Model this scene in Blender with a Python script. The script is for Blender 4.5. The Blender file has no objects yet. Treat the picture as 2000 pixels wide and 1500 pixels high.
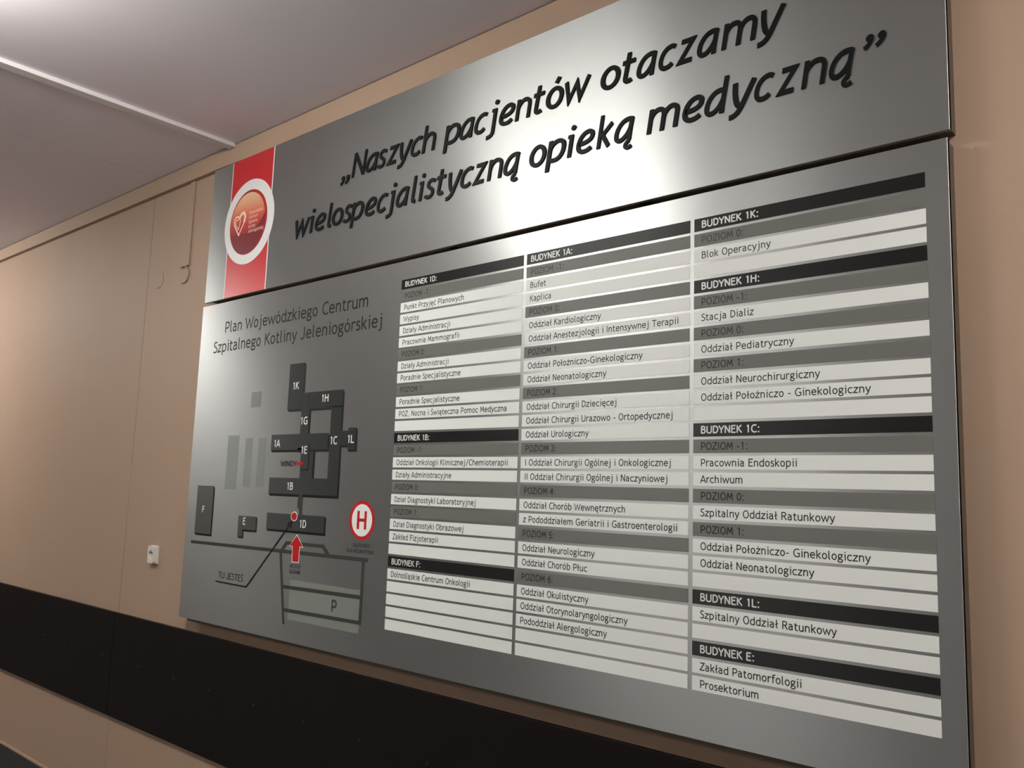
import bpy, bmesh, math
from mathutils import Matrix, Vector

# ------------------------------------------------------------------ camera, world, lights, exposure
scene = bpy.context.scene
R = [[0.754606, -0.032471, 0.655374], [-0.059493, 0.991276, 0.117614], [-0.653476, -0.127742, 0.746091]]
cam_d = bpy.data.cameras.new('camera')
cam = bpy.data.objects.new('camera', cam_d)
scene.collection.objects.link(cam)
scene.camera = cam
cam_d.sensor_width = 36.0
cam_d.sensor_fit = 'HORIZONTAL'
cam_d.lens = 1663.1 / 2000 * 36
cam_d.clip_start = 0.02


def axis(v):            # sign-plane axes (right, down, into the wall) -> world (x, y, z)
    return Vector((v[0], v[2], -v[1]))


cr, cu, cb = axis(R[0]), -axis(R[1]), -axis(R[2])
cam.matrix_world = Matrix(((cr.x, cu.x, cb.x, 2.0426), (cr.y, cu.y, cb.y, -1.9224),
                           (cr.z, cu.z, cb.z, 1.5535), (0, 0, 0, 1)))

world = bpy.data.worlds.new('world')
scene.world = world
world.use_nodes = True
world.node_tree.nodes['Background'].inputs[0].default_value = (0.9, 0.85, 0.8, 1)
world.node_tree.nodes['Background'].inputs[1].default_value = 0.02

LAMP_POWER = 31.0          # emission strength of the lamp diffusers
LAMPS = [(-4.72, -1.38, 1.44), (-0.46, -1.56, 0.96), (2.85, -1.40, 0.96), (-0.80, -4.60, 0.50)]   # x, y and length of the ceiling lamps
LAMP_SIZE = (0.26, 0.17)

scene.view_settings.view_transform = 'Standard'
scene.view_settings.look = 'None'
scene.view_settings.gamma = 1.0
scene.view_settings.use_curve_mapping = False
scene.view_settings.exposure = 0.0

COL = scene.collection


# ------------------------------------------------------------------ materials
def srgb(r, g, b):
    f = lambda c: (c / 255 / 12.92) if c / 255 <= 0.04045 else ((c / 255 + 0.055) / 1.055) ** 2.4
    return (f(r), f(g), f(b), 1)


def mat(name, col, rough=0.5, metal=0.0, spec=0.5, noise=None, aniso=0.0, bump=None, coat=0.0):
    m = bpy.data.materials.new(name)
    m.use_nodes = True
    nt = m.node_tree
    b = nt.nodes['Principled BSDF']
    b.inputs['Base Color'].default_value = col
    b.inputs['Roughness'].default_value = rough
    b.inputs['Metallic'].default_value = metal
    b.inputs['Specular IOR Level'].default_value = spec
    b.inputs['Coat Weight'].default_value = coat
    if noise:                      # (scale vector, amount) : slight colour mottling
        tc = nt.nodes.new('ShaderNodeTexCoord')
        mp = nt.nodes.new('ShaderNodeMapping')
        mp.inputs['Scale'].default_value = noise[0]
        nz = nt.nodes.new('ShaderNodeTexNoise')
        nz.inputs['Scale'].default_value = 1.0
        nz.inputs['Detail'].default_value = 5
        mx = nt.nodes.new('ShaderNodeMix')
        mx.data_type = 'RGBA'
        a = noise[1]
        mx.inputs[6].default_value = tuple(c * (1 - a) for c in col[:3]) + (1,)
        mx.inputs[7].default_value = tuple(min(1, c * (1 + a)) for c in col[:3]) + (1,)
        nt.links.new(tc.outputs['Object'], mp.inputs[0])
        nt.links.new(mp.outputs[0], nz.inputs['Vector'])
        nt.links.new(nz.outputs[0], mx.inputs[0])
        nt.links.new(mx.outputs[2], b.inputs['Base Color'])
        if bump:
            bp = nt.nodes.new('ShaderNodeBump')
            bp.inputs['Strength'].default_value = bump
            bp.inputs['Distance'].default_value = 0.002
            nt.links.new(nz.outputs[0], bp.inputs['Height'])
            nt.links.new(bp.outputs[0], b.inputs['Normal'])
    if aniso:
        tg = nt.nodes.new('ShaderNodeTangent')
        tg.direction_type = 'UV_MAP'
        tg.uv_map = 'uv'
        b.inputs['Anisotropic'].default_value = aniso
        b.inputs['Anisotropic Rotation'].default_value = 0.25
        nt.links.new(tg.outputs[0], b.inputs['Tangent'])
    return m


def ramp_mat(name, stops, rough=0.35):
    m = mat(name, (0.5, 0.5, 0.5, 1), rough)
    nt = m.node_tree
    tc = nt.nodes.new('ShaderNodeTexCoord')
    sp = nt.nodes.new('ShaderNodeSeparateXYZ')
    cr_ = nt.nodes.new('ShaderNodeValToRGB')
    e = cr_.color_ramp.elements
    while len(e) < len(stops):
        e.new(0.5)
    for el, (p, c) in zip(e, stops):
        el.position = p
        el.color = c
    nt.links.new(tc.outputs['Generated'], sp.inputs[0])
    nt.links.new(sp.outputs['Z'], cr_.inputs[0])
    nt.links.new(cr_.outputs[0], nt.nodes['Principled BSDF'].inputs['Base Color'])
    return m


M = {}
M['wall'] = mat('painted_wall', (0.415, 0.287, 0.208, 1), 0.62, noise=((3, 3, 3), 0.03), bump=0.05, spec=0.35)
M['far_wall'] = mat('pale_grey_wall_paint', (0.33, 0.34, 0.335, 1), 0.6, noise=((3, 3, 3), 0.03))
M['ceiling'] = mat('painted_ceiling', (0.88, 0.81, 0.865, 1), 0.8, noise=((2, 2, 2), 0.02))
M['ceiling_trunk'] = mat('white_plastic_duct', (0.80, 0.76, 0.77, 1), 0.5)
M['floor'] = mat('light_terrazzo_floor', (0.17, 0.17, 0.165, 1), 0.35, noise=((30, 30, 30), 0.25))
M['plinth'] = mat('speckled_dark_skirting', (0.03, 0.03, 0.032, 1), 0.4, noise=((90, 90, 90), 0.8))
M['board'] = mat('dark_brown_laminate', (0.0085, 0.0058, 0.0055, 1), 0.6, noise=((6, 6, 40), 0.15), spec=0.14)
M['screw'] = mat('dull_screw_metal', (0.07, 0.065, 0.06, 1), 0.5, metal=1)
M['metal'] = mat('brushed_silver_sheet', (0.42, 0.425, 0.42, 1), 0.36, metal=1, aniso=0.90,
                 noise=((6, 1, 400), 0.035))
nt = M['metal'].node_tree          # the brushing scatters a second, softer share of the light
b1 = nt.nodes['Principled BSDF']
b2 = nt.nodes.new('ShaderNodeBsdfPrincipled')
b2.inputs['Metallic'].default_value = 1
b2.inputs['Roughness'].default_value = 0.62
nt.links.new(b1.inputs['Base Color'].links[0].from_socket, b2.inputs['Base Color'])
mxs = nt.nodes.new('ShaderNodeMixShader')
mxs.inputs[0].default_value = 0.25
nt.links.new(b1.outputs[0], mxs.inputs[1])
nt.links.new(b2.outputs[0], mxs.inputs[2])
nt.links.new(mxs.outputs[0], nt.nodes['Material Output'].inputs[0])
M['edge'] = mat('bare_sheet_edge', (0.75, 0.73, 0.70, 1), 0.3, metal=1)
M['rail'] = mat('shade_toned_rail', (0.13, 0.10, 0.07, 1), 0.6)  # olive brown puts the shadow band at the sign's edge into the rail colour
M['white'] = mat('white_vinyl', (0.86, 0.865, 0.845, 1), 0.45, spec=0.12, aniso=0.9)
M['black'] = mat('black_vinyl', (0.014, 0.014, 0.013, 1), 0.42, spec=0.3, aniso=0.9)
M['grey'] = mat('grey_vinyl', (0.17, 0.168, 0.155, 1), 0.42, spec=0.22, aniso=0.9)
M['ink'] = mat('black_lettering', (0.012, 0.013, 0.012, 1), 0.45, spec=0.35)
M['ink_soft'] = mat('charcoal_lettering', (0.012, 0.013, 0.012, 1), 0.5, spec=0.2)
M['white_ink'] = mat('white_lettering', (0.75, 0.75, 0.74, 1), 0.45)
M['letter'] = mat('black_acrylic_letter', (0.007, 0.008, 0.008, 1), 0.5, spec=0.12)
M['map_face'] = mat('charcoal_print', (0.030, 0.032, 0.031, 1), 0.4, spec=0.35, aniso=0.9)
M['map_side'] = mat('black_print', (0.008, 0.008, 0.008, 1), 0.45, spec=0.3)
M['road'] = mat('dark_grey_print', (0.048, 0.050, 0.046, 1), 0.42, spec=0.35)
M['pale_block'] = mat('pale_grey_green_print', (0.20, 0.22, 0.205, 1), 0.42, metal=0.25, spec=0.3, aniso=0.9)
M['pale_area'] = mat('pale_green_grey_print', (0.225, 0.24, 0.22, 1), 0.42, metal=0.1, spec=0.3, aniso=0.9)
M['red'] = mat('red_vinyl', (0.52, 0.020, 0.026, 1), 0.33, spec=0.5)
M['red_print'] = mat('red_print', (0.50, 0.012, 0.016, 1), 0.4)
M['ring'] = mat('white_ring_vinyl', (0.78, 0.76, 0.76, 1), 0.35)
M['rim'] = mat('deep_red_print', (0.40, 0.022, 0.022, 1), 0.35)
M['disc'] = ramp_mat('dark_red_gradient_print', [(0.0, srgb(112, 30, 36)), (0.45, srgb(120, 30, 34)), (1.0, srgb(176, 40, 40))])
M['gloss'] = ramp_mat('orange_gradient_print', [(0.0, srgb(140, 34, 38)), (0.22, srgb(176, 56, 48)), (0.5, srgb(208, 106, 78)), (1.0, srgb(222, 190, 150))])
M['logo_ink'] = mat('pale_pink_print', srgb(240, 205, 195), 0.4)
M['plastic'] = mat('white_socket_plastic', (0.75, 0.70, 0.64, 1), 0.3)
M['hole'] = mat('dark_socket_hole', (0.02, 0.017, 0.015, 1), 0.6)
M['lamp_body'] = mat('white_lamp_housing', (0.8, 0.8, 0.8, 1), 0.4)
em = bpy.data.materials.new('lit_lamp_diffuser')
em.use_nodes = True
nt = em.node_tree
nt.nodes.clear()
o_ = nt.nodes.new('ShaderNodeOutputMaterial')
e_ = nt.nodes.new('ShaderNodeEmission')
e_.inputs[0].default_value = (0.985, 0.985, 0.915, 1)
e_.inputs[1].default_value = LAMP_POWER
nt.links.new(e_.outputs[0], o_.inputs[0])
M['lamp'] = em


# ------------------------------------------------------------------ builders
P = 0.04                     # one row of the directory is 40 mm
HZ = 2.26                    # height of the first row's top above the floor
WX = lambda X: X * P
WZ = lambda Y: HZ - Y * P
FRONT = -0.050               # y of the sign faces; the wall is y = 0


def finish(o, name, m, parent=None):
    for k in (m if isinstance(m, list) else [m]):
        o.data.materials.append(k)
    o.data.name = name
    COL.objects.link(o)
    if parent:
        o.parent = parent
    return o


def obj(name, verts, faces, m, parent=None, idx=None, uv=False):
    org = parent_origin(parent)
    me = bpy.data.meshes.new(name)
    me.from_pydata([(v[0] - org[0], v[1] - org[1], v[2] - org[2]) for v in verts], [], faces)
    if idx:
        me.polygons.foreach_set('material_index', idx)
    if uv:
        lay = me.uv_layers.new(name='uv')
        for l in me.loops:
            v = me.vertices[l.vertex_index].co
            lay.data[l.index].uv = (v.x, v.z)
    me.update()
    return finish(bpy.data.objects.new(name, me), name, m, parent)


def parent_origin(p):
    v = Vector((0, 0, 0))
    while p:
        v += p.location
        p = p.parent
    return v


def box_vf(x0, x1, y0, y1, z0, z1, base=0):
    v = [(x0, y0, z0), (x1, y0, z0), (x1, y1, z0), (x0, y1, z0), (x0, y0, z1), (x1, y0, z1), (x1, y1, z1), (x0, y1, z1)]
    f = [(0, 3, 2, 1), (4, 5, 6, 7), (0, 1, 5, 4), (1, 2, 6, 5), (2, 3, 7, 6), (3, 0, 4, 7)]
    return v, [tuple(i + base for i in q) for q in f]


def box(name, x0, x1, y0, y1, z0, z1, m, parent=None, bevel=0.0, uv=False):
    v, f = box_vf(x0, x1, y0, y1, z0, z1)
    o = obj(name, v, f, m, parent)
    if bevel:
        bm = bmesh.new()
        bm.from_mesh(o.data)
        bmesh.ops.bevel(bm, geom=bm.edges[:], offset=bevel, segments=2, affect='EDGES', profile=0.5)
        bm.to_mesh(o.data)
        bm.free()
    if uv:
        lay = o.data.uv_layers.new(name='uv')
        for l in o.data.loops:
            c = o.data.vertices[l.vertex_index].co
            lay.data[l.index].uv = (c.x, c.z + 0.01 * c.y)
    return o


def thing(name, label, cat, loc, group=None):
    o = bpy.data.objects.new(name, None)
    o.empty_display_size = 0.05
    COL.objects.link(o)
    o.location = loc
    tag(o, label, cat, group)
    return o


def tag(o, label=None, cat=None, group=None, kind=None):
    if label: o['label'] = label
    if cat: o['category'] = cat
    if group: o['group'] = group
    if kind: o['kind'] = kind
    return o


def poly(name, pts, m, parent, depth=0.0004, lift=0.0, uv=True, off=None):
    """a flat printed shape on the sign face; pts in sign units (X right, Y down), front face at FRONT-lift-depth"""
    y1 = FRONT - lift
    y0 = y1 - depth
    ar = sum(pts[i][0] * pts[(i + 1) % len(pts)][1] - pts[(i + 1) % len(pts)][0] * pts[i][1] for i in range(len(pts)))
    if ar > 0:
        pts = pts[::-1]          # counter-clockwise seen from the room
    n = len(pts)
    v = [(WX(a), y0, WZ(b)) for a, b in pts] + [(WX(a), y1, WZ(b)) for a, b in pts]
    f = [tuple(range(n))] + [(i, i + n, (i + 1) % n + n, (i + 1) % n) for i in range(n)]
    return obj(name, v, f, m, parent, uv=uv)


# ---- lettering: glyph outlines, laid out with humanist sans widths
ADV = dict(zip('abcdefghijklmnopqrstuvwxyz',
               [525, 557, 495, 557, 545, 370, 502, 546, 285, 367, 504, 295, 830, 546, 537, 557, 557, 389, 405, 396, 546, 490, 744, 501, 493, 475]))
ADV.update(dict(zip('ABCDEFGHIJKLMNOPQRSTUVWXYZ',
               [590, 566, 598, 613, 536, 525, 676, 654, 278, 477, 576, 507, 709, 638, 674, 558, 676, 582, 481, 581, 648, 587, 852, 557, 570, 550])))
ADV.update({c: 524 for c in '0123456789'})
ADV.update({' ': 301, ':': 367, '-': 367, ',': 367, '/': 524})
BASE = dict(zip('ąćęłńóśźżĄĆĘŁŃÓŚŹŻ', 'acelnoszzACELNOSZZ'))
for c_, b_ in BASE.items():
    ADV[c_] = ADV[b_]
ADV['ł'] = 320


def path_pts(d):
    """tiny path parser: 'M x y L x y C x y x y x y' -> polyline"""
    t = d.split()
    i, out = 0, []
    while i < len(t):
        k = t[i]
        if k in 'ML':
            out.append((float(t[i + 1]), float(t[i + 2])))
            i += 3
        else:
            p0 = out[-1]
            p1, p2, p3 = [(float(t[i + 1 + 2 * j]), float(t[i + 2 + 2 * j])) for j in range(3)]
            for s in range(1, 9):
                u = s / 8
                a, b, c, e = (1 - u) ** 3, 3 * u * (1 - u) ** 2, 3 * u * u * (1 - u), u ** 3
                out.append((a * p0[0] + b * p1[0] + c * p2[0] + e * p3[0], a * p0[1] + b * p1[1] + c * p2[1] + e * p3[1]))
            i += 7
    return out


def stroke(pts, w, closed=False):
    """outline of a constant-width stroke with mitred joins -> (left side, right side)"""
    n = len(pts)
    L, Rr = [], []
    for i in range(n):
        a = pts[i - 1] if (i > 0 or closed) else None
        b = pts[i]
        c = pts[(i + 1) % n] if (i < n - 1 or closed) else None
        ds = []
        for p, q in ((a, b), (b, c)):
            if p is None or q is None:
                continue
            dx, dy = q[0] - p[0], q[1] - p[1]
            l = math.hypot(dx, dy) or 1
            ds.append((dx / l, dy / l))
        if len(ds) == 1:
            nx, ny, s = -ds[0][1], ds[0][0], 1
        else:
            nx, ny = -(ds[0][1] + ds[1][1]), ds[0][0] + ds[1][0]
            l = math.hypot(nx, ny) or 1
            nx, ny = nx / l, ny / l
            s = 1 / max(0.42, nx * -ds[0][1] + ny * ds[0][0])
        L.append((b[0] + nx * w / 2 * s, b[1] + ny * w / 2 * s))
        Rr.append((b[0] - nx * w / 2 * s, b[1] - ny * w / 2 * s))
    return L, Rr


def glyph_strokes(defs, w):
    """list of strokes -> list of (L, R, closed); 'O cx cy rx ry' is an ellipse ring, 'D cx cy r' a dot"""
    out = []
    for d in defs:
        k = d.split()
        ww = w
        if k[0] == 'W':
            ww = w * float(k[1])
            k = k[2:]
            d = ' '.join(k)
        if k[0] == 'O':
            cx, cy, rx, ry = map(float, k[1:])
            pts = [(cx + rx * math.cos(t * math.pi / 14), cy + ry * math.sin(t * math.pi / 14)) for t in range(28)]
            out.append(stroke(pts, ww, True) + (True,))
        elif k[0] == 'D':
            cx, cy, r = map(float, k[1:])
            n = 16
            ring = [(cx + r * math.cos(t * math.pi * 2 / n), cy + r * math.sin(t * math.pi * 2 / n)) for t in range(n)]
            out.append((ring, [(cx, cy)] * n, True))
        else:
            out.append(stroke(path_pts(d), ww, False) + (False,))
    return out


def flat_from_strokes(strokes):
    v, f = [], []
    for si, (L, Rr, closed) in enumerate(strokes):
        b, n = len(v), len(L)
        v += [(q[0], q[1], si) for q in L + Rr]      # third value: stroke number, lifts crossing strokes apart
        for i in range(n if closed else n - 1):
            j = (i + 1) % n
            f.append((b + i, b + n + i, b + n + j, b + j))
    return v, f


REG_W = 92
REG = {
    'a': ['M 75 448 C 115 477 165 489 222 489 C 325 489 378 440 378 350 L 378 120 C 378 70 392 38 430 20', 'M 378 300 C 330 316 270 318 220 306 C 140 288 88 235 88 152 C 88 80 135 34 205 34 C 285 34 355 85 378 140'],
    'b': ['M 105 737 L 105 6', 'M 105 390 C 140 455 205 489 275 489 C 400 489 465 405 465 265 C 465 120 390 34 265 34 C 200 34 145 45 105 75'],
    'c': ['M 432 440 C 395 472 345 489 290 489 C 165 489 88 395 88 260 C 88 120 165 34 285 34 C 345 34 400 55 440 94'],
    'd': ['M 452 737 L 452 0', 'M 452 400 C 425 460 355 489 300 489 C 165 489 90 390 90 255 C 90 115 160 34 280 34 C 355 34 425 75 452 130'],
    'e': ['M 95 272 L 455 272 C 455 400 395 489 280 489 C 160 489 88 390 88 262 C 88 120 165 34 290 34 C 360 34 420 58 462 97'],
    'f': ['M 375 688 C 345 702 320 706 290 706 C 205 706 160 655 160 570 L 160 0', 'M 60 481 L 330 481'],
    'g': ['O 235 350 147 139', 'W 0.8 M 330 455 C 370 490 420 500 480 490', 'M 150 235 C 95 200 95 120 180 100 L 310 78 C 400 62 432 20 432 -42 C 432 -120 350 -165 235 -165 C 125 -165 65 -120 65 -55 C 65 -5 95 30 150 55'],
    'h': ['M 102 737 L 102 0', 'M 102 370 C 135 440 200 489 275 489 C 375 489 432 430 432 325 L 432 0'],
    'i': ['M 165 523 L 165 0', 'W 0.8 M 80 489 L 165 489', 'D 160 678 55'],
    'j': ['M 225 523 L 225 -40 C 225 -130 175 -172 45 -168', 'W 0.8 M 135 489 L 225 489', 'D 222 678 55'],
    'k': ['M 105 737 L 105 0', 'M 425 512 L 150 262', 'M 190 300 L 445 0'],
    'l': ['M 112 737 L 112 130 C 112 60 140 35 215 42'],
    'm': ['M 102 523 L 102 0', 'M 102 370 C 130 445 190 489 260 489 C 350 489 406 435 406 345 L 406 0', 'M 406 340 C 425 430 485 489 565 489 C 665 489 715 430 715 330 L 715 0'],
    'n': ['M 102 523 L 102 0', 'M 102 370 C 135 440 200 489 275 489 C 375 489 432 430 432 325 L 432 0'],
    'o': ['O 268 261 180 228'],
    'p': ['M 102 523 L 102 -205', 'M 102 400 C 140 460 205 489 275 489 C 400 489 462 405 462 265 C 462 120 390 34 262 34 C 195 34 145 50 102 80'],
    'r': ['M 102 523 L 102 0', 'M 102 350 C 130 440 195 489 270 489 C 310 489 340 484 372 468'],
    's': ['M 335 448 C 295 477 250 489 205 489 C 135 489 92 450 92 393 C 92 265 335 300 335 145 C 335 75 280 34 195 34 C 140 34 95 48 55 82'],
    't': ['M 150 650 L 150 160 C 150 75 185 34 255 34 C 290 34 325 42 357 57', 'M 45 482 L 338 482'],
    'u': ['M 105 523 L 105 195 C 105 90 155 34 250 34 C 325 34 400 85 430 145', 'M 438 523 L 438 0'],
    'w': ['M 40 523 L 212 40 L 372 455 L 532 40 L 704 523'],
    'y': ['M 45 523 L 262 25', 'M 450 523 L 238 -30 C 203 -120 150 -165 55 -165'],
    'z': ['M 58 482 L 405 482 L 68 41 L 432 41'],
    'A': ['M 28 0 L 290 716', 'M 562 0 L 300 716', 'M 115 215 L 475 215'],
    'B': ['M 108 716 L 108 0', 'M 108 676 L 260 676 C 370 676 425 620 425 535 C 425 450 370 392 260 392 L 108 392', 'M 260 392 C 400 392 475 320 475 215 C 475 105 400 40 270 40 L 108 40'],
    'C': ['M 545 638 C 500 672 440 688 370 688 C 200 688 95 550 95 350 C 95 150 200 28 365 28 C 445 28 510 55 560 107'],
    'D': ['M 108 716 L 108 0', 'M 108 676 L 235 676 C 430 676 530 550 530 362 C 530 160 420 40 235 40 L 108 40'],
    'E': ['M 108 716 L 108 0', 'M 108 676 L 490 676', 'M 108 395 L 430 395', 'M 108 40 L 495 40'],
    'F': ['M 108 716 L 108 0', 'M 108 676 L 490 676', 'M 108 385 L 440 385'],
    'G': ['M 590 625 C 540 668 470 688 390 688 C 215 688 95 555 95 355 C 95 150 210 28 385 28 C 470 28 545 50 592 90 L 592 330', 'M 400 330 L 632 330'],
    'H': ['M 108 716 L 108 0', 'M 546 716 L 546 0', 'M 108 390 L 546 390'],
    'I': ['M 139 716 L 139 0'],
    'J': ['M 345 716 L 345 190 C 345 75 285 30 195 30 C 125 30 75 50 45 95'],
    'K': ['M 108 716 L 108 0', 'M 502 705 L 150 385', 'M 190 425 L 540 0'],
    'L': ['M 108 716 L 108 0', 'M 108 40 L 492 40'],
    'M': ['M 88 0 L 148 700', 'M 148 690 L 355 190', 'M 355 190 L 562 690', 'M 562 700 L 622 0'],
    'N': ['M 108 0 L 108 716', 'M 112 690 L 526 26', 'M 530 0 L 530 716'],
    'O': ['O 337 358 247 330'],
    'P': ['M 108 716 L 108 0', 'M 108 676 L 265 676 C 410 676 480 605 480 488 C 480 365 405 300 265 300 L 108 300'],
    'R': ['M 108 716 L 108 0', 'M 108 676 L 265 676 C 400 676 462 615 462 515 C 462 415 395 350 265 350 L 108 350', 'M 290 350 L 530 0'],
    'S': ['M 400 643 C 360 675 315 688 260 688 C 160 688 100 625 100 540 C 100 360 410 400 410 195 C 410 90 340 28 225 28 C 155 28 95 48 50 87'],
    'T': ['M 290 676 L 290 0', 'M 30 676 L 550 676'],
    'U': ['M 105 716 L 105 260 C 105 110 185 28 325 28 C 465 28 543 110 543 260 L 543 716'],
    'W': ['M 30 716 L 230 40 L 425 600 L 620 40 L 825 716'],
    'Y': ['M 30 716 L 285 325', 'M 540 716 L 285 325', 'M 285 350 L 285 0'],
    'Z': ['M 55 676 L 485 676 L 62 40 L 512 40'],
    '0': ['O 262 358 178 327'],
    '1': ['M 300 0 L 300 716', 'M 165 575 C 215 598 255 640 275 690'],
    '2': ['M 80 560 C 95 645 165 688 240 688 C 340 688 405 620 405 530 C 405 400 250 250 90 50', 'M 60 40 L 455 40'],
    '3': ['M 90 650 C 135 678 180 688 230 688 C 330 688 385 620 385 535 C 385 440 320 385 210 385', 'M 220 385 C 345 385 415 310 415 210 C 415 100 340 28 220 28 C 160 28 100 48 65 85'],
    '4': ['M 350 716 L 350 0', 'M 340 700 L 62 225', 'M 40 225 L 485 225'],
    '5': ['M 440 676 L 135 676 L 120 390 C 150 405 200 412 235 412 C 350 412 420 340 420 225 C 420 100 340 28 215 28 C 150 28 100 45 60 77'],
    '6': ['O 270 225 170 195', 'M 400 690 C 230 640 105 480 100 240'],
    ':': ['D 150 470 60', 'D 150 55 60'],
    '-': ['M 60 270 L 310 270'],
    ',': ['D 165 50 55', 'W 0.7 M 195 40 C 195 -40 160 -95 110 -125'],
    '/': ['M 90 -110 L 440 740'],
}


def _acute(x, y=600):
    return ['W 0.8 M %d %d L %d %d' % (x - 30, y, x + 75, y + 135)]


def _ogonek(x):
    return ['W 0.75 M %d 12 C %d -40 %d -85 %d -120 C %d -170 %d -175 %d -150' % (x, x - 75, x - 100, x - 75, x - 50, x + 10, x + 65)]


REG['ó'] = REG['o'] + _acute(265)
REG['ć'] = REG['c'] + _acute(275)
REG['ń'] = REG['n'] + _acute(265)
REG['ś'] = REG['s'] + _acute(200)
REG['Ś'] = REG['S'] + _acute(240, 765)
REG['Ó'] = REG['O'] + _acute(335, 765)
REG['ż'] = REG['z'] + ['D 240 655 55']
REG['ą'] = REG['a'] + _ogonek(420)
REG['ę'] = REG['e'] + _ogonek(400)
REG['Ą'] = REG['A'] + _ogonek(540)
REG['ł'] = ['M 148 737 L 148 130 C 148 60 176 35 250 42', 'W 0.85 M 25 300 L 285 440']
REG['Ł'] = REG['L'] + ['W 0.85 M 5 290 L 290 440']

_glyphs = {}
for ch, defs in REG.items():
    for bold in (0, 1):
        _glyphs[(ch, bold)] = flat_from_strokes(glyph_strokes([d if not (bold and d[0] == 'D') else 'D %s %s %d' % (d.split()[1], d.split()[2], 78) for d in defs],
                                                              REG_W * (1.42 if bold else 1)))


def layout(text, size, X, Y, bold=0, right=None, shear=0.0, align='l', track=0.0):
    """lettering as flat polygons in sign units; size = em, (X, Y) = start of baseline, right = fitted right end"""
    k = size / 1000
    w = sum(ADV[c] + track for c in text)
    bx = 1.045 if bold else 1.0
    sx = k * bx
    if right is not None:
        sx = (right - X) / (w - 60)
    x = 0 if align == 'l' else -w / 2
    V, F = [], []
    for c in text:
        if c != ' ':
            v, f = _glyphs[(c, bold)]
            b = len(V)
            V += [(X + (x + a + shear * h) * sx, Y - h * k, si * 0.00003) for a, h, si in v]
            F += [tuple(i + b for i in q) for q in f]
        x += ADV[c] + track
    return V, F


def lettering(name, text, size, X, Y, m, parent, lift, **kw):
    V, F = layout(text, size, X, Y, **kw)
    y = FRONT - lift
    return obj(name, [(WX(a), y - c, WZ(b)) for a, b, c in V], F, m, parent)


# ------------------------------------------------------------------ the setting
X0, X1, Y0, CZ = -9.0, 4.6, -5.6, 3.06
wall = box('wall_back', X0, X1, 0.012, 0.20, -0.15, CZ + 0.1, M['wall'])
tag(wall, kind='structure')
for a, b in ((X0, -5.2), (-5.2, -2.079), (-2.079, 2.6), (2.6, X1)):
    box('wall_panel', a + 0.002, b - 0.002, 0.0, 0.012, -0.05, CZ, M['wall'], wall, bevel=0.0008)
tag(box('floor', X0 - 0.2, X1 + 0.2, Y0 - 0.2, 0.2, -0.15, -0.05, M['floor']), kind='structure')
ceil = box('ceiling', X0 - 0.2, X1 + 0.2, Y0 - 0.2, 0.2, CZ + 0.012, CZ + 0.15, M['ceiling'])
tag(ceil, kind='structure')
for a, b in ((X0, -5.4), (-5.4, -2.0), (-2.0, 1.6), (1.6, X1)):
    box('ceiling_panel', a + 0.0018, b - 0.0018, Y0, 0.0, CZ, CZ + 0.012, M['ceiling'], ceil, bevel=0.0008)
tag(box('wall_left', X0 - 0.2, X0, Y0, 0.0, -0.15, CZ + 0.1, M['wall']), kind='structure')
tag(box('wall_right', X1, X1 + 0.2, Y0, 0.0, -0.15, CZ + 0.1, M['wall']), kind='structure')
tag(box('wall_front', X0, X1, Y0 - 0.2, Y0, -0.15, CZ + 0.1, M['far_wall']), kind='structure')
bb = box('baseboard_back', X0, X1, -0.012, 0.0, -0.05, 0.078, M['plinth'])
tag(bb, kind='structure')
box('top_bead', X0, X1, -0.011, 0.0, 0.078, 0.090, M['wall'], bb, bevel=0.002)

# ------------------------------------------------------------------ lamps on the ceiling
for i, (lx, ly, w) in enumerate(LAMPS):
    t = thing('ceiling_lamp', 'lit ceiling lamp, ' + ['leftmost, beyond the ceiling duct', 'in front of the middle of the sign', 'in the row near the sign, nearest the right wall', 'far out in the hall, opposite the sign'][i],
              'lamp', (lx, ly, CZ), 'lamps along the ceiling')
    d, h = LAMP_SIZE
    box('housing', lx - w / 2 + 0.05, lx + w / 2 - 0.05, ly - 0.04, ly + 0.04, CZ - 0.05, CZ, M['lamp_body'], t)
    box('diffuser', lx - w / 2, lx + w / 2, ly - d / 2, ly + d / 2, CZ - h, CZ - 0.05, M['lamp'], t, bevel=0.006)

# ------------------------------------------------------------------ ducts, guard boards, socket
t = bpy.data.objects.new('cable_trunking_1', None)          # boxed cable trunking running along the top of the wall
COL.objects.link(t)
t.location = (-1.5, 0, 2.982)
tag(t, kind='structure')
for a, b, za, zb in ((X0, -5.2, 2.986, 2.985), (-5.2, -1.45, 2.985, 2.974), (-1.45, 2.6, 2.974, 2.9665), (2.6, X1, 2.9665, 2.9665)):
    if b > -1.4 and a < 0:
        zb = 2.9665
        v = [(a, -0.024, za), (-1.1, -0.024, zb), (b, -0.024, zb), (b, 0, zb), (-1.1, 0, zb), (a, 0, za)]
    else:
        v = [(a, -0.024, za), (b, -0.024, zb), (b, 0, zb), (a, 0, za)]
    k = len(v)
    v = v + [(q[0], q[1], 3.056) for q in v]
    obj('trunking_length', v, [tuple(reversed(range(k))), tuple(range(k, 2 * k))] + [(i, (i + 1) % k, (i + 1) % k + k, i + k) for i in range(k)], M['wall'], t)
t = thing('cable_duct', 'narrow pale cable duct crossing the ceiling to the wall', 'duct', (-1.322, -1.2, CZ))
box('base_channel', -1.344, -1.300, -5.5, -0.030, CZ - 0.004, CZ, M['ceiling_trunk'], t)
box('cover', -1.348, -1.297, -5.5, -0.026, CZ - 0.018, CZ - 0.004, M['ceiling_trunk'], t, bevel=0.002)
t = thing('cable_duct', 'short flat vertical cable duct painted beige, left of the sign', 'duct', (-1.69, 0, 2.57))
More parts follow.
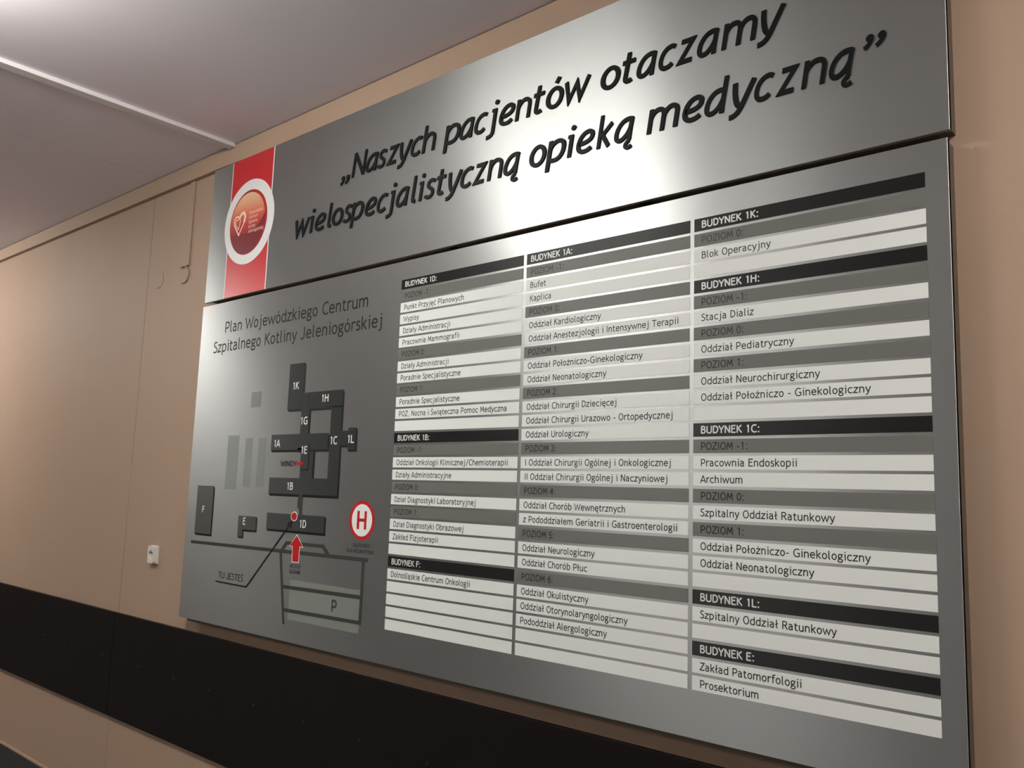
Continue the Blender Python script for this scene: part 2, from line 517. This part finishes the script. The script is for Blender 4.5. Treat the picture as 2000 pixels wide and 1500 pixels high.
box('channel', -1.712, -1.672, -0.008, 0.0, 2.575, 2.982, M['wall'], t, bevel=0.002)
box('end_cap', -1.716, -1.668, -0.010, 0.0, 2.565, 2.578, M['wall'], t, bevel=0.002)


def tube(name, pts, r, m, n=8):
    V, F = [], []
    pts = [Vector(p) for p in pts]
    for i, p in enumerate(pts):
        tdir = (pts[min(i + 1, len(pts) - 1)] - pts[max(i - 1, 0)]).normalized()
        a = Vector((0, 1, 0))
        bn = tdir.cross(a).normalized()
        for k in range(n):
            th = 2 * math.pi * k / n
            V.append(tuple(p + r * (math.cos(th) * a + math.sin(th) * bn)))
    for i in range(len(pts) - 1):
        for k in range(n):
            F.append((i * n + k, i * n + (k + 1) % n, (i + 1) * n + (k + 1) % n, (i + 1) * n + k))
    F.append(tuple(range(n)))
    F.append(tuple(reversed(range((len(pts) - 1) * n, len(pts) * n))))
    o = obj(name, V, F, m)
    for p in o.data.polygons:
        p.use_smooth = True
    return o


c1 = tube('cable', [(-1.742, -0.006, 2.562), (-1.730, -0.007, 2.568), (-1.705, -0.007, 2.568), (-1.685, -0.006, 2.556), (-1.673, -0.005, 2.535), (-1.672, -0.004, 2.512),
                    (-1.683, -0.004, 2.495), (-1.703, -0.004, 2.487), (-1.726, -0.003, 2.488)], 0.004, M['wall'])
tag(c1, 'short hooked cable painted over in beige, hanging below the flat wall duct', 'cable')
c2 = tube('cable', [(-1.936, -0.0005, 2.574), (-1.926, -0.0005, 2.560), (-1.918, -0.0005, 2.538), (-1.924, -0.0005, 2.515), (-1.940, -0.0005, 2.500), (-1.965, -0.003, 2.494)], 0.0022, M['wall'])
tag(c2, 'faint curved cable painted into the wall beside the wall seam', 'cable')

SCREWS = [[-5.7, -5.25, -4.6, -4.25, -3.9, -3.56, -3.22, -2.882, -2.523, -2.171], [-1.801, -1.484, -1.193, -0.875, -0.56, -0.248, 0.08, 0.42, 0.76, 1.1, 1.44, 1.78, 2.1]]
for i, (a, b) in enumerate(((-6.0, -2.082), (-2.078, 2.3))):
    t = thing('wall_guard_board', ['dark brown wall guard board left of the seam, at the frame edge',
                                   'dark brown wall guard board right of the seam, running beneath the sign'][i],
              'board', ((a + b) / 2, 0, 0.47), 'dark guard boards along the wall')
    box('board', a, b, -0.016, 0.0, 0.468, 0.934, M['board'], t, bevel=0.0015)
    for k, sx in enumerate(SCREWS[i]):
        if not a + 0.03 < sx < b - 0.03:
            continue
        V, F = [], []
        n = 10
        for yy, r in ((-0.016, 0.005), (-0.0185, 0.004)):
            V += [(sx + r * math.cos(2 * math.pi * q / n), yy, 0.729 + r * math.sin(2 * math.pi * q / n)) for q in range(n)]
        F = [(q, (q + 1) % n, (q + 1) % n + n, q + n) for q in range(n)] + [tuple(range(n, 2 * n))]
        obj('screw', V, F, M['screw'], t)

t = thing('power_socket', 'white surface-mounted wall socket left of the sign', 'socket', (-1.765, 0, 1.225))
sx0, sx1, sz0, sz1, sd = -1.797, -1.735, 1.187, 1.266, -0.024
box('back_plate', sx0 - 0.001, sx1 + 0.001, -0.008, 0.0, sz0 - 0.001, sz1 + 0.001, M['plastic'], t, bevel=0.001)
# cover with a round well
V, F = [], []
n = 28
cx, cz, rr = -1.766, 1.2235, 0.022


def sq(ang):       # point on the rectangle in direction ang
    c, s = math.cos(ang), math.sin(ang)
    hw, hh = (sx1 - sx0) / 2 - 0.002, (sz1 - sz0) / 2 - 0.002
    k = min(hw / abs(c) if abs(c) > 1e-6 else 9, hh / abs(s) if abs(s) > 1e-6 else 9)
    return (sx0 + sx1) / 2 + c * k, (sz0 + sz1) / 2 + s * k


for q in range(n):
    a = 2 * math.pi * (q + 0.5) / n
    ox, oz = sq(a)
    V += [(ox + math.copysign(0.002, math.cos(a)), -0.008, oz + math.copysign(0.002, math.sin(a))), (ox, sd, oz),
          (cx + rr * math.cos(a), sd, cz + rr * math.sin(a)), (cx + rr * 0.95 * math.cos(a), sd + 0.012, cz + rr * 0.95 * math.sin(a))]
for q in range(n):
    b, c = q * 4, ((q + 1) % n) * 4
    for k in range(3):
        F.append((b + k, c + k, c + k + 1, b + k + 1))
F.append(tuple(q * 4 + 3 for q in range(n)))
obj('cover', V, F, M['plastic'], t)
for hx in (-0.0095, 0.0095):
    V = [(cx + hx + 0.0028 * math.cos(2 * math.pi * q / 10), sd + 0.0115, cz + 0.0028 * math.sin(2 * math.pi * q / 10)) for q in range(10)]
    obj('pin_hole', V, [tuple(reversed(range(10)))], M['hole'], t)
o = tube('earth_pin', [(cx, sd + 0.012, cz + 0.010), (cx, sd + 0.0125, cz + 0.0101)], 0.0022, M['screw'])
o.parent = t
o.location = (0, 0, 0)
bpy.data.objects.remove(o)
v, f = box_vf(cx - 0.002, cx + 0.002, sd - 0.004, sd + 0.012, cz + 0.009, cz + 0.013)
obj('earth_pin', v, f, M['screw'], t)


# ------------------------------------------------------------------ the sign: header
def sheet(name, xl, xr, yt, yb, parent):
    """folded metal tray: front face with softly rounded arrises and a 13 mm return"""
    return box(name, WX(xl), WX(xr), FRONT, FRONT + 0.013, WZ(yb), WZ(yt), M['metal'], parent, bevel=0.0012, uv=True)


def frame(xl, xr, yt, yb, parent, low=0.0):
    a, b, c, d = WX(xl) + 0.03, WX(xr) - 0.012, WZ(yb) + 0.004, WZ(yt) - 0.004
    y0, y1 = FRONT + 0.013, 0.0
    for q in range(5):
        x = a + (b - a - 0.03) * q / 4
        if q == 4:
            x = WX(xr) - 0.0312  # outer rail set flush, standing in for the shadow band beside the sign
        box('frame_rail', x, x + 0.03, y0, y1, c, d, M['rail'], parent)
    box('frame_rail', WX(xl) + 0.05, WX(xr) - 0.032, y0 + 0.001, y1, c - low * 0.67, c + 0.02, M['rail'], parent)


hs = thing('header_sign', 'brushed silver header panel with red emblem band and big black slogan', 'sign', (WX(2.3), FRONT + 0.02, WZ(-2.04)))
sheet('panel', -35.37, 40.01, -17.25, -2.04, hs)
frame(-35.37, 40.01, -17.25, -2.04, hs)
tag(poly('band', [(-31.5, -17.22), (-23.52, -17.22), (-23.52, -2.07), (-31.5, -2.07)], M['white'], hs), 'thin white border of the red band')
tag(poly('band', [(-31.36, -17.22), (-23.68, -17.22), (-23.68, -2.07), (-31.36, -2.07)], M['red'], hs, lift=0.0004), 'red vertical band')


def circle(cx_, cy_, rx, ry=None, n=64):
    ry = ry or rx
    return [(cx_ + rx * math.cos(2 * math.pi * i / n), cy_ + ry * math.sin(2 * math.pi * i / n)) for i in range(n)]


ECX, ECY = -27.52, -9.88
em_ = tag(poly('emblem', circle(ECX, ECY, 4.68, 4.60, 72), M['ring'], hs, depth=0.0015, lift=0.0008), 'round white emblem disc')
ELIFT = 0.0023
tag(poly('rim', circle(-27.60, -9.84, 3.54, 3.52), M['rim'], em_, lift=ELIFT, depth=0.0003), 'deep red rim')
tag(poly('disc', circle(-27.72, -9.74, 3.34, 3.38), M['disc'], em_, lift=ELIFT + 0.0003, depth=0.0003), 'dark red field')
gl = []
for i in range(0, 41):          # upper, light part of the field
    a = math.radians(-168 + i * (168 + 5) / 40)
    gl.append((-27.72 + 3.30 * math.cos(a), -9.74 + 3.34 * math.sin(a)))
for x, y in ((-24.75, -9.55), (-25.2, -9.35), (-25.9, -9.25), (-26.8, -9.3), (-28.0, -9.5), (-29.2, -9.75), (-30.2, -10.1)):
    gl.append((x, y))
gl2 = []
for i in range(0, 41):
    a = math.radians(-196 + i * (196 - 12) / 40)
    gl2.append((-27.72 + 3.30 * math.cos(a), -9.74 + 3.34 * math.sin(a)))
gl2 += [(-24.95, -9.75), (-25.55, -9.25), (-26.3, -8.9), (-27.2, -8.72), (-28.3, -8.66), (-29.4, -8.7), (-30.3, -8.78)]
tag(poly('field_highlight', gl2, M['gloss'], em_, lift=ELIFT + 0.0006, depth=0.0002), 'orange to cream upper part of the field')


def ribbon(name, defs, w, ox, oy, sc, m, parent, lift):
    V, F = flat_from_strokes(glyph_strokes(defs, w))
    y = FRONT - lift
    return obj(name, [(WX(ox + a * sc), y - c * 0.00003, WZ(oy - b * sc)) for a, b, c in V], F, m, parent)


# two nested hearts (units: 1/1000 of a sign row * 3)
ribbon('heart', ['W 1.0 M 0 0 C -120 210 -300 330 -330 480 C -350 640 -250 720 -150 700 C -95 690 -60 660 -40 615',
                 'W 1.9 M -20 620 C 60 760 180 810 260 760 C 350 700 350 560 280 430',
                 'W 1.0 M 280 430 C 220 290 60 160 0 0'], 58, -29.24, -8.62, 0.0031, M['logo_ink'], em_, ELIFT + 0.001)
ribbon('heart', ['M -50 210 C -120 330 -250 390 -255 500 C -255 580 -190 610 -130 570', 'M -130 570 C -90 640 20 630 40 540 C 50 450 -10 330 -50 210'],
       38, -29.24, -8.62, 0.0031, M['logo_ink'], em_, ELIFT + 0.001)
for txt, yb_, rt in (('Wojewódzkie', -10.62, -24.95), ('Centrum', -10.13, -25.85), ('Szpitalne', -9.61, -25.8), ('Kotliny', -9.10, -26.15), ('Jeleniogórskiej', -8.60, -24.6)):
    lettering('lettering', txt, 0.50, -27.47, yb_, M['logo_ink'], em_, ELIFT + 0.001, right=rt)

# slogan letters: cut 4 mm thick
HW = 97
SL = {
    'o': ['O 0 261 182 220'],
    'ó': ['O 0 261 182 220', 'M -10 600 L 62 735'],
    'n': ['M -195 523 L -195 0', 'M -195 300 C -160 410 -80 480 20 480 C 130 480 195 430 195 320 L 195 0'],
    'm': ['M -335 523 L -335 0', 'M -335 310 C -310 410 -240 480 -150 480 C -50 480 0 430 0 330 L 0 0', 'M 0 300 C 30 410 100 480 190 480 C 285 480 335 430 335 330 L 335 0'],
    'h': ['M -195 745 L -195 0', 'M -195 300 C -160 410 -80 480 20 480 C 130 480 195 430 195 320 L 195 0'],
    'a': ['M 215 468 C 170 480 120 486 70 482 C -80 470 -190 330 -190 180 C -190 90 -140 38 -75 38 C 30 38 140 140 190 290', 'M 205 505 C 190 400 180 150 192 0'],
    'c': ['M 195 452 C 150 478 110 485 70 482 C -80 472 -180 360 -180 215 C -180 100 -115 38 -20 38 C 60 38 120 62 165 105'],
    'e': ['M -165 232 C 20 225 160 270 160 380 C 160 450 110 485 45 485 C -95 485 -180 350 -180 212 C -180 100 -115 38 -15 38 C 60 38 120 62 165 102'],
    's': ['M 170 440 C 130 470 80 485 35 485 C -45 485 -100 445 -100 385 C -100 270 115 280 115 150 C 115 75 55 38 -25 38 C -85 38 -135 55 -172 90'],
    'z': ['M -190 479 L 168 479 L -185 46 L 195 46'],
    'y': ['M -185 523 C -180 380 -150 230 -110 130 C -90 80 -60 40 -15 15', 'M 215 523 L 15 20 C -30 -80 -80 -155 -215 -160'],
    'w': ['M -330 523 L -180 45 L 5 440 L 150 45 L 352 523'],
    't': ['M -12 690 L -38 150 C -42 75 -15 40 40 40 C 80 40 105 50 130 68', 'M -150 478 L 165 478'],
    'i': ['M 20 523 L 20 0', 'W 0.8 M -75 486 L 20 486', 'D 38 680 62'],
    'j': ['M 60 523 L 60 -40 C 60 -130 10 -172 -125 -178', 'W 0.8 M -45 486 L 60 486', 'D 75 680 62'],
    'l': ['M -35 745 L -35 130 C -35 62 -10 38 75 38'],
    'p': ['M -190 523 L -190 -205', 'M -190 320 C -150 420 -70 482 20 482 C 130 482 190 420 190 300 C 190 140 100 38 -30 38 C -90 38 -140 48 -175 70'],
    'd': ['M 180 460 C 140 480 100 486 60 482 C -90 470 -190 330 -190 180 C -190 90 -140 38 -75 38 C 30 38 140 140 180 290', 'M 198 745 C 190 400 180 150 188 0'],
    'k': ['M -165 745 L -165 0', 'M 180 515 L -120 255', 'M -85 290 L 150 5'],
    'N': ['M -270 0 L -270 716', 'W 1.08 M -262 700 L 262 20', 'M 270 0 L 270 716'],
    ',': ['D 10 50 68', 'W 0.75 M 48 40 C 40 -30 0 -85 -70 -125'],
}
SL['ą'] = SL['a'] + ['W 0.85 M 205 0 C 130 -35 95 -80 115 -125 C 140 -175 225 -175 280 -130']
SHEAR = 0.16
SEM = 3.17 / 1000
LIFT_L = 0.004


def slogan_letter(ch, X, YB, W=None, mid=270):
    V, F = [], []
    xs = 1.0
    if W:                      # centre and width of the x-height zone, in sign units
        for _ in range(3):
            e = [a * xs + SHEAR * (b - mid) for L, Rr, c in glyph_strokes(SL[ch], HW) for a, b in L + Rr if -15 < b < (730 if ch == 'N' else 540)]
            if ch not in 'ijlty':
                xs *= (W / SEM - 60) / (max(e) - min(e) - 60)
        if ch not in 'y':
            e = [a * xs + SHEAR * (b - mid) for L, Rr, c in glyph_strokes(SL[ch], HW) for a, b in L + Rr if -15 < b < (730 if ch == 'N' else 540)]
            X -= (max(e) + min(e)) / 2 * SEM
    for si, (L, Rr, closed) in enumerate(glyph_strokes(SL[ch], HW)):
        y0, y1 = FRONT - LIFT_L - si * 0.00012, FRONT
        n, b = len(L), len(V)
        for yy in (y0, y1):
            for q in L + Rr:
                V.append((WX(X + (q[0] * xs + SHEAR * (q[1] - mid)) * SEM), yy, WZ(YB - q[1] * SEM)))
        m = 2 * n
        for i in range(n if closed else n - 1):
            j = (i + 1) % n
            F.append((b + i, b + n + i, b + n + j, b + j))
            F.append((b + i, b + j, b + m + j, b + m + i))
            F.append((b + n + j, b + n + i, b + m + n + i, b + m + n + j))
        if not closed:
            F.append((b, b + m, b + m + n, b + n))
            F.append((b + n - 1, b + 2 * n - 1, b + m + 2 * n - 1, b + m + n - 1))
    o = obj('letter', V, F, M['letter'], hs)
    return o


LINE1 = [('N', -9.36, 2.13), ('a', -7.55, 1.71), ('s', -6.17, 1.34), ('z', -4.73, 1.69), ('y', -3.14, 1.7), ('c', -1.63, 1.48), ('h', -0.13, 1.67), ('p', 2.74, 1.7), ('a', 4.35, 1.64), ('c', 5.91, 1.42), ('j', 7.37, 0.66), ('e', 8.67, 1.61), ('n', 10.32, 1.61), ('t', 11.91, 1.11), ('ó', 13.39, 1.64), ('w', 15.51, 2.33), ('o', 18.38, 1.66), ('t', 19.94, 1.1), ('a', 21.36, 1.6), ('c', 22.98, 1.36), ('z', 24.39, 1.57), ('a', 25.98, 1.57), ('m', 28.13, 2.43), ('y', 30.26, 1.54)]
LINE2 = [('w', -17.74, 2.35), ('i', -16.21, 0.83), ('e', -14.85, 1.62), ('l', -13.44, 0.92), ('o', -12.19, 1.66), ('s', -10.68, 1.38), ('p', -9.21, 1.64), ('e', -7.4, 1.56), ('c', -5.8, 1.44), ('j', -4.42, 0.72), ('a', -3.15, 1.65), ('l', -1.77, 0.88), ('i', -0.8, 0.69), ('s', 0.29, 1.41), ('t', 1.64, 1.1), ('y', 3.12, 1.58), ('c', 4.58, 1.45), ('z', 5.99, 1.63), ('n', 7.6, 1.61), ('ą', 9.33, 1.63), ('o', 11.92, 1.6), ('p', 13.72, 1.63), ('i', 14.98, 0.65), ('e', 16.31, 1.57), ('k', 17.99, 1.4), ('ą', 19.61, 1.62), ('m', 22.66, 2.48), ('e', 24.92, 1.55), ('d', 26.53, 1.58), ('y', 28.35, 1.55), ('c', 29.79, 1.3), ('z', 31.25, 1.51), ('n', 32.86, 1.54), ('ą', 34.49, 1.5)]
for ch, x, w_ in LINE1:
    slogan_letter(ch, x, -10.78, w_)
for ch, x, w_ in LINE2:
    slogan_letter(ch, x, -6.60, w_)
for x in (-11.72, -11.02):
    slogan_letter(',', x, -10.86, mid=0)
for x in (36.02, 36.68):
    slogan_letter(',', x, -8.30, mid=0)

# ------------------------------------------------------------------ the sign: directory board
db = thing('directory_board', 'brushed silver directory panel with site map and three columns of listings', 'sign', (WX(2.2), FRONT + 0.02, WZ(31.61)))
sheet('panel', -35.57, 39.87, -1.65, 31.61, db)
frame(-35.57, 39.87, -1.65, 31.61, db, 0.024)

T1 = ['#BUDYNEK 1D:', '+POZIOM -1:', 'Punkt Przyjęć Planowych', 'Wypisy', 'Działy Administracji', 'Pracownia Mammografii', '+POZIOM 0:', 'Działy Administracji',
      'Poradnie Specjalistyczne', '+POZIOM 1:', 'Poradnie Specjalistyczne', 'POZ, Nocna i Świąteczna Pomoc Medyczna', '', '#BUDYNEK 1B:', '+POZIOM -1:',
      'Oddział Onkologii Klinicznej/Chemioterapii', 'Działy Administracyjne', '+POZIOM 0:', 'Dział Diagnostyki Laboratoryjnej', '+POZIOM 1:', 'Dział Diagnostyki Obrazowej',
      'Zakład Fizjoterapii', '', '#BUDYNEK F:', 'Dolnośląskie Centrum Onkologii', '', '', '', '']
T2 = ['#BUDYNEK 1A:', '+POZIOM -1:', 'Bufet', 'Kaplica', '+POZIOM 0:', 'Oddział Kardiologiczny', 'Oddział Anestezjologii i Intensywnej Terapii', '+POZIOM 1:',
      'Oddział Położniczo-Ginekologiczny', 'Oddział Neonatologiczny', '+POZIOM 2:', 'Oddział Chirurgii Dziecięcej', 'Oddział Chirurgii Urazowo - Ortopedycznej',
      'Oddział Urologiczny', '+POZIOM 3:', 'I Oddział Chirurgii Ogólnej i Onkologicznej', 'II Oddział Chirurgii Ogólnej i Naczyniowej', '+POZIOM 4:',
      'Oddział Chorób Wewnętrznych', 'z Pododdziałem Geriatrii i Gastroenterologii', '+POZIOM 5:', 'Oddział Neurologiczny', 'Oddział Chorób Płuc', '+POZIOM 6:',
      'Oddział Okulistyczny', 'Oddział Otorynolaryngologiczny', 'Pododdział Alergologiczny', '', '']
T3 = ['#BUDYNEK 1K:', '+POZIOM 0:', 'Blok Operacyjny', '', '#BUDYNEK 1H:', '+POZIOM -1:', 'Stacja Dializ', '+POZIOM 0:', 'Oddział Pediatryczny', '+POZIOM 1:',
      'Oddział Neurochirurgiczny', 'Oddział Położniczo - Ginekologiczny', '', '#BUDYNEK 1C:', '+POZIOM -1:', 'Pracownia Endoskopii', 'Archiwum', '+POZIOM 0:',
      'Szpitalny Oddział Ratunkowy', '+POZIOM 1:', 'Oddział Położniczo- Ginekologiczny', 'Oddział Neonatologiczny', '', '#BUDYNEK 1L:', 'Szpitalny Oddział Ratunkowy', '',
      '#BUDYNEK E:', 'Zakład Patomorfologii', 'Prosektorium']
COLS = [(-2.72, 10.85, 0.47, T1), (11.15, 24.75, 0.42, T2), (25.04, 38.72, 0.54, T3)]
RH = 0.828
for xa, xb, ins, T in COLS:
    for i, s in enumerate(T):
        k = s[:1]
        mm = M['black'] if k == '#' else M['grey'] if k == '+' else M['white']
        st = poly('strip', [(xa, i), (xb, i), (xb, i + RH), (xa, i + RH)], mm, db, depth=0.0005)
        tx = s.lstrip('#+')
        kind = 'black' if k == '#' else 'grey' if k == '+' else 'white'
        if kind != 'white' or tx:
            tag(st, kind + ' strip reading ' + tx.rstrip(':') if tx else kind + ' strip')
        if tx:
            lettering('lettering', tx, 0.63, xa + ins - 0.04, i + 0.635, M['white_ink'] if k == '#' else M['ink'], st, 0.0008, bold=1 if k == '#' else 0)

# ---- the site map
for line, x_, y_, r_ in (('Plan Wojewódzkiego Centrum', -30.72, 1.75, -7.05), ('Szpitalnego Kotliny Jeleniogórskiej', -32.75, 3.76, -5.0)):
    k_ = (r_ - x_) / (sum(ADV[c] for c in line) - 60)
    for word in line.split():
        w_ = sum(ADV[c] for c in word)
        o = lettering('lettering', word, 1.66, x_, y_, M['ink_soft'], db, 0.0004, right=x_ + (w_ - 60) * k_)
        tag(o, 'charcoal heading word ' + word)
        x_ += (w_ + ADV[' ']) * k_


def rect(a, b, c, d):
    return [(a, b), (c, b), (c, d), (a, d)]


def block(label, face, side, lift=0.0):
    """printed building: charcoal plan shape over its black lower/right side"""
    f = poly('map_building', face, M['map_face'], db, lift=lift + 0.0002, depth=0.0003)
    if label:
        tag(f, label)
    for s in side:
        poly('side', s, M['map_side'], f, lift=lift, depth=0.0002)
    return f


def ext(x0, y0, x1, y1, d=0.24):     # right and lower sides of a rectangle, cut at 45 degrees
    return [[(x1, y0), (x1 + d, y0 + d), (x1 + d, y1 + d), (x1, y1)], [(x0, y1), (x1, y1), (x1 + d, y1 + d), (x0 + d, y1 + d)]]


for r in (rect(-24.62, 8.40, -22.84, 9.95), rect(-28.40, 12.69, -26.30, 18.15), rect(-25.07, 13.01, -23.84, 17.83), rect(-22.77, 13.01, -21.54, 17.81)):
    tag(poly('map_building', r, M['pale_block'], db, depth=0.0002), 'pale grey block on the site map')
tag(poly('parking_area', rect(-16.1, 26.08, -6.0, 29.62), M['pale_area'], db, depth=0.0001), 'pale parking area on the site map')
# roads
poly('road', [(-34.25, 23.60), (-5.24, 23.38), (-5.22, 23.72), (-34.22, 23.92)], M['road'], db, lift=0.0001, depth=0.0002)
poly('road', [(-18.0, 23.6), (-17.10, 22.68), (-11.32, 22.65), (-10.39, 23.45), (-11.0, 23.50), (-11.57, 22.97), (-16.80, 22.99), (-17.38, 23.6)], M['road'], db, lift=0.0001, depth=0.00025)
poly('road', [(-18.03, 23.75), (-17.63, 23.75), (-16.50, 30.10), (-16.82, 30.13)], M['road'], db, lift=0.0001, depth=0.0003)
poly('road', [(-6.0, 23.6), (-5.64, 23.6), (-5.72, 28.87), (-6.06, 28.87)], M['road'], db, lift=0.0001, depth=0.0003)
poly('road', [(-17.3, 26.65), (-5.95, 26.48), (-5.93, 26.82), (-17.25, 26.97)], M['road'], db, lift=0.0001, depth=0.00035)
poly('road', [(-16.85, 28.69), (-5.96, 28.56), (-5.73, 28.87), (-16.80, 29.01)], M['road'], db, lift=0.0001, depth=0.00035)
lettering('lettering', 'P', 1.42, -9.85, 28.25, M['road'], db, 0.0004, bold=1)
# buildings, lowest first
lk = poly('walkway', [(-15.53, 18.39), (-14.91, 18.37), (-14.91, 20.25), (-15.32, 20.25), (-15.36, 19.75), (-15.64, 19.54), (-15.66, 18.87)], M['road'], db, lift=0.0006, depth=0.0003)
block('charcoal map building 1K', rect(-18.27, 6.05, -15.90, 10.42), [[(-15.90, 6.05), (-15.63, 6.28), (-15.63, 8.92), (-15.90, 8.92)], [(-18.27, 10.42), (-15.9, 10.42), (-15.9, 10.66), (-18.0, 10.66)]])
block('charcoal map building 1H', [(-14.96, 8.93), (-9.87, 8.93), (-9.87, 10.47), (-14.96, 10.47)], [[(-14.72, 10.47), (-11.41, 10.47), (-11.41, 10.69), (-14.5, 10.69)]], 0.0001)
block('charcoal map building 1G', rect(-15.98, 8.93, -14.72, 12.8), [[(-14.72, 10.47), (-14.46, 10.69), (-14.46, 12.8), (-14.72, 12.8)]], 0.0002)
poly('outline', rect(-15.99, 8.93, -15.94, 10.42), M['map_side'], db, lift=0.0006, depth=0.0002)
poly('outline', rect(-14.99, 8.93, -14.94, 10.47), M['map_side'], db, lift=0.0006, depth=0.0002)
block('charcoal map building 1C', rect(-11.42, 10.40, -9.87, 18.35), [[(-9.87, 8.93), (-9.64, 9.17), (-9.64, 12.66), (-9.87, 12.66)], [(-9.87, 13.93), (-9.66, 13.93), (-9.66, 18.58), (-9.87, 18.35)]], 0.0001)
block('charcoal map building 1L', [(-9.9, 12.64), (-8.81, 12.64), (-8.81, 12.40), (-7.73, 12.40), (-7.73, 14.31), (-8.81, 14.31), (-8.81, 13.94), (-9.9, 13.94)],
      [[(-7.73, 12.40), (-7.53, 12.58), (-7.53, 14.50), (-7.73, 14.31)], [(-8.81, 14.31), (-7.73, 14.31), (-7.53, 14.50), (-8.62, 14.50)], [(-9.87, 13.94), (-8.81, 13.94), (-8.81, 14.12), (-9.70, 14.12)]], 0.0002)
block('charcoal map building 1A', rect(-20.56, 12.78, -11.66, 14.25), ext(-20.56, 12.78, -11.66, 14.25, 0.22), 0.0003)
block('charcoal map connecting wing below 1E', rect(-15.62, 14.45, -13.70, 16.9), [[(-13.70, 14.47), (-13.42, 14.47), (-13.42, 16.87), (-13.70, 16.87)]], 0.0001)
block('charcoal map building 1E', rect(-15.62, 13.9, -14.42, 16.03), [[(-14.42, 13.55), (-14.34, 13.60), (-14.34, 16.18), (-14.42, 16.18)], [(-15.5, 16.03), (-14.42, 16.03), (-14.34, 16.18), (-15.42, 16.18)],
                                                    [(-16.25, 14.15), (-15.62, 14.02), (-15.62, 14.50), (-16.05, 14.50)]], 0.0006)
block('charcoal map building 1B', rect(-20.46, 16.87, -9.87, 18.37), ext(-20.46, 16.87, -9.87, 18.37, 0.23)[1:], 0.0002)
block('charcoal map building 1D', rect(-20.46, 20.20, -11.46, 21.70), ext(-20.46, 20.20, -11.46, 21.70, 0.21), 0.0001)
block('charcoal map building F', rect(-33.68, 17.87, -30.46, 22.80), ext(-33.68, 17.87, -30.46, 22.80, 0.22), 0.0001)
block('charcoal map building E', [(-25.42, 20.68), (-22.24, 20.68), (-22.24, 21.99), (-24.51, 22.0), (-24.51, 22.70), (-25.38, 22.70)],
      [[(-22.24, 20.68), (-22.06, 20.84), (-22.06, 22.17), (-22.24, 21.99)], [(-24.51, 22.0), (-22.24, 21.99), (-22.06, 22.17), (-24.33, 22.18)],
       [(-25.38, 22.70), (-24.51, 22.70), (-24.33, 22.88), (-25.18, 22.88)], [(-24.51, 22.0), (-24.33, 22.18), (-24.33, 22.88), (-24.51, 22.70)]], 0.0001)
for s, x, y in (('1K', -17.66, 8.52), ('1H', -13.03, 9.93), ('1G', -16.04, 11.90), ('1A', -20.15, 13.95), ('1E', -15.68, 14.62), ('1C', -11.38, 13.80), ('1L', -8.93, 13.72),
                ('1B', -17.55, 17.97), ('1D', -15.20, 21.34), ('F', -32.45, 20.65), ('E', -24.55, 21.52)):
    lettering('lettering', s, 0.95, x, y, M['white_ink'], db, 0.0014, track=-10, bold=1)
# red marks
tag(poly('lift_arrow', rect(-16.25, 15.38, -15.25, 15.65), M['red_print'], db, lift=0.0009, depth=0.0003), 'small red arrow mark')
lettering('lettering', 'WINDY', 0.68, -18.76, 15.78, M['ink'], db, 0.0004, right=-16.28, bold=1)
tag(poly('location_dot', circle(-16.02, 20.38, 0.52, 0.44, 32), M['white'], db, lift=0.0011, depth=0.0003), 'pale outline of the you-are-here dot')
tag(poly('location_dot', circle(-16.02, 20.38, 0.43, 0.36, 32), M['red_print'], db, lift=0.0014, depth=0.0002), 'red you-are-here dot')
tag(poly('entrance_arrow', [(-15.40, 21.98), (-14.30, 23.12), (-14.83, 23.12), (-14.87, 24.52), (-15.97, 24.52), (-16.07, 23.12), (-16.54, 23.12)], M['white'], db, lift=0.0008, depth=0.0002), 'pale outline of the entrance arrow')
tag(poly('entrance_arrow', [(-15.40, 22.08), (-14.42, 23.05), (-14.91, 23.05), (-14.95, 24.45), (-15.89, 24.45), (-15.99, 23.05), (-16.43, 23.05)], M['red_print'], db, lift=0.001, depth=0.0002), 'red arrow at the main entrance')
lettering('lettering', 'WEJŚCIE', 0.46, -16.30, 25.02, M['ink'], db, 0.0004, right=-14.58)
lettering('lettering', 'GŁÓWNE', 0.46, -16.30, 25.52, M['ink'], db, 0.0004, right=-14.58)
# pointer
lettering('lettering', 'TU JESTEŚ', 0.86, -28.38, 26.98, M['ink'], db, 0.0004, right=-23.85)
L_, R_ = stroke([(-28.75, 27.36), (-23.18, 27.40), (-16.75, 21.25)], 0.13)
poly('pointer', L_ + R_[::-1], M['ink'], db, lift=0.0010, depth=0.0003)
poly('pointer', [(-16.24, 20.70), (-17.05, 21.08), (-16.42, 21.50)], M['ink'], db, lift=0.0010, depth=0.0003)
# helipad
hp = tag(poly('helipad_mark', circle(-6.31, 20.30, 1.66, 1.65), M['red_print'], db, depth=0.0003), 'red ring of the helipad mark')
tag(poly('field', circle(-6.31, 20.30, 1.34, 1.355), M['white'], hp, lift=0.0003, depth=0.0003), 'white field of the helipad mark')
tag(poly('letter', [(-6.94, 19.53), (-6.62, 19.53), (-6.62, 20.15), (-5.98, 20.15), (-5.98, 19.53), (-5.68, 19.53), (-5.68, 21.06), (-5.98, 21.06), (-5.98, 20.42), (-6.62, 20.42), (-6.62, 21.06), (-6.94, 21.06)],
     M['red_print'], hp, lift=0.0006, depth=0.0003), 'red letter H')
lettering('lettering', 'LĄDOWISKO', 0.42, -7.44, 22.55, M['ink'], db, 0.0004, right=-5.15)
lettering('lettering', 'DLA HELIKOPTERA', 0.42, -8.12, 23.04, M['ink'], db, 0.0004, right=-4.58)
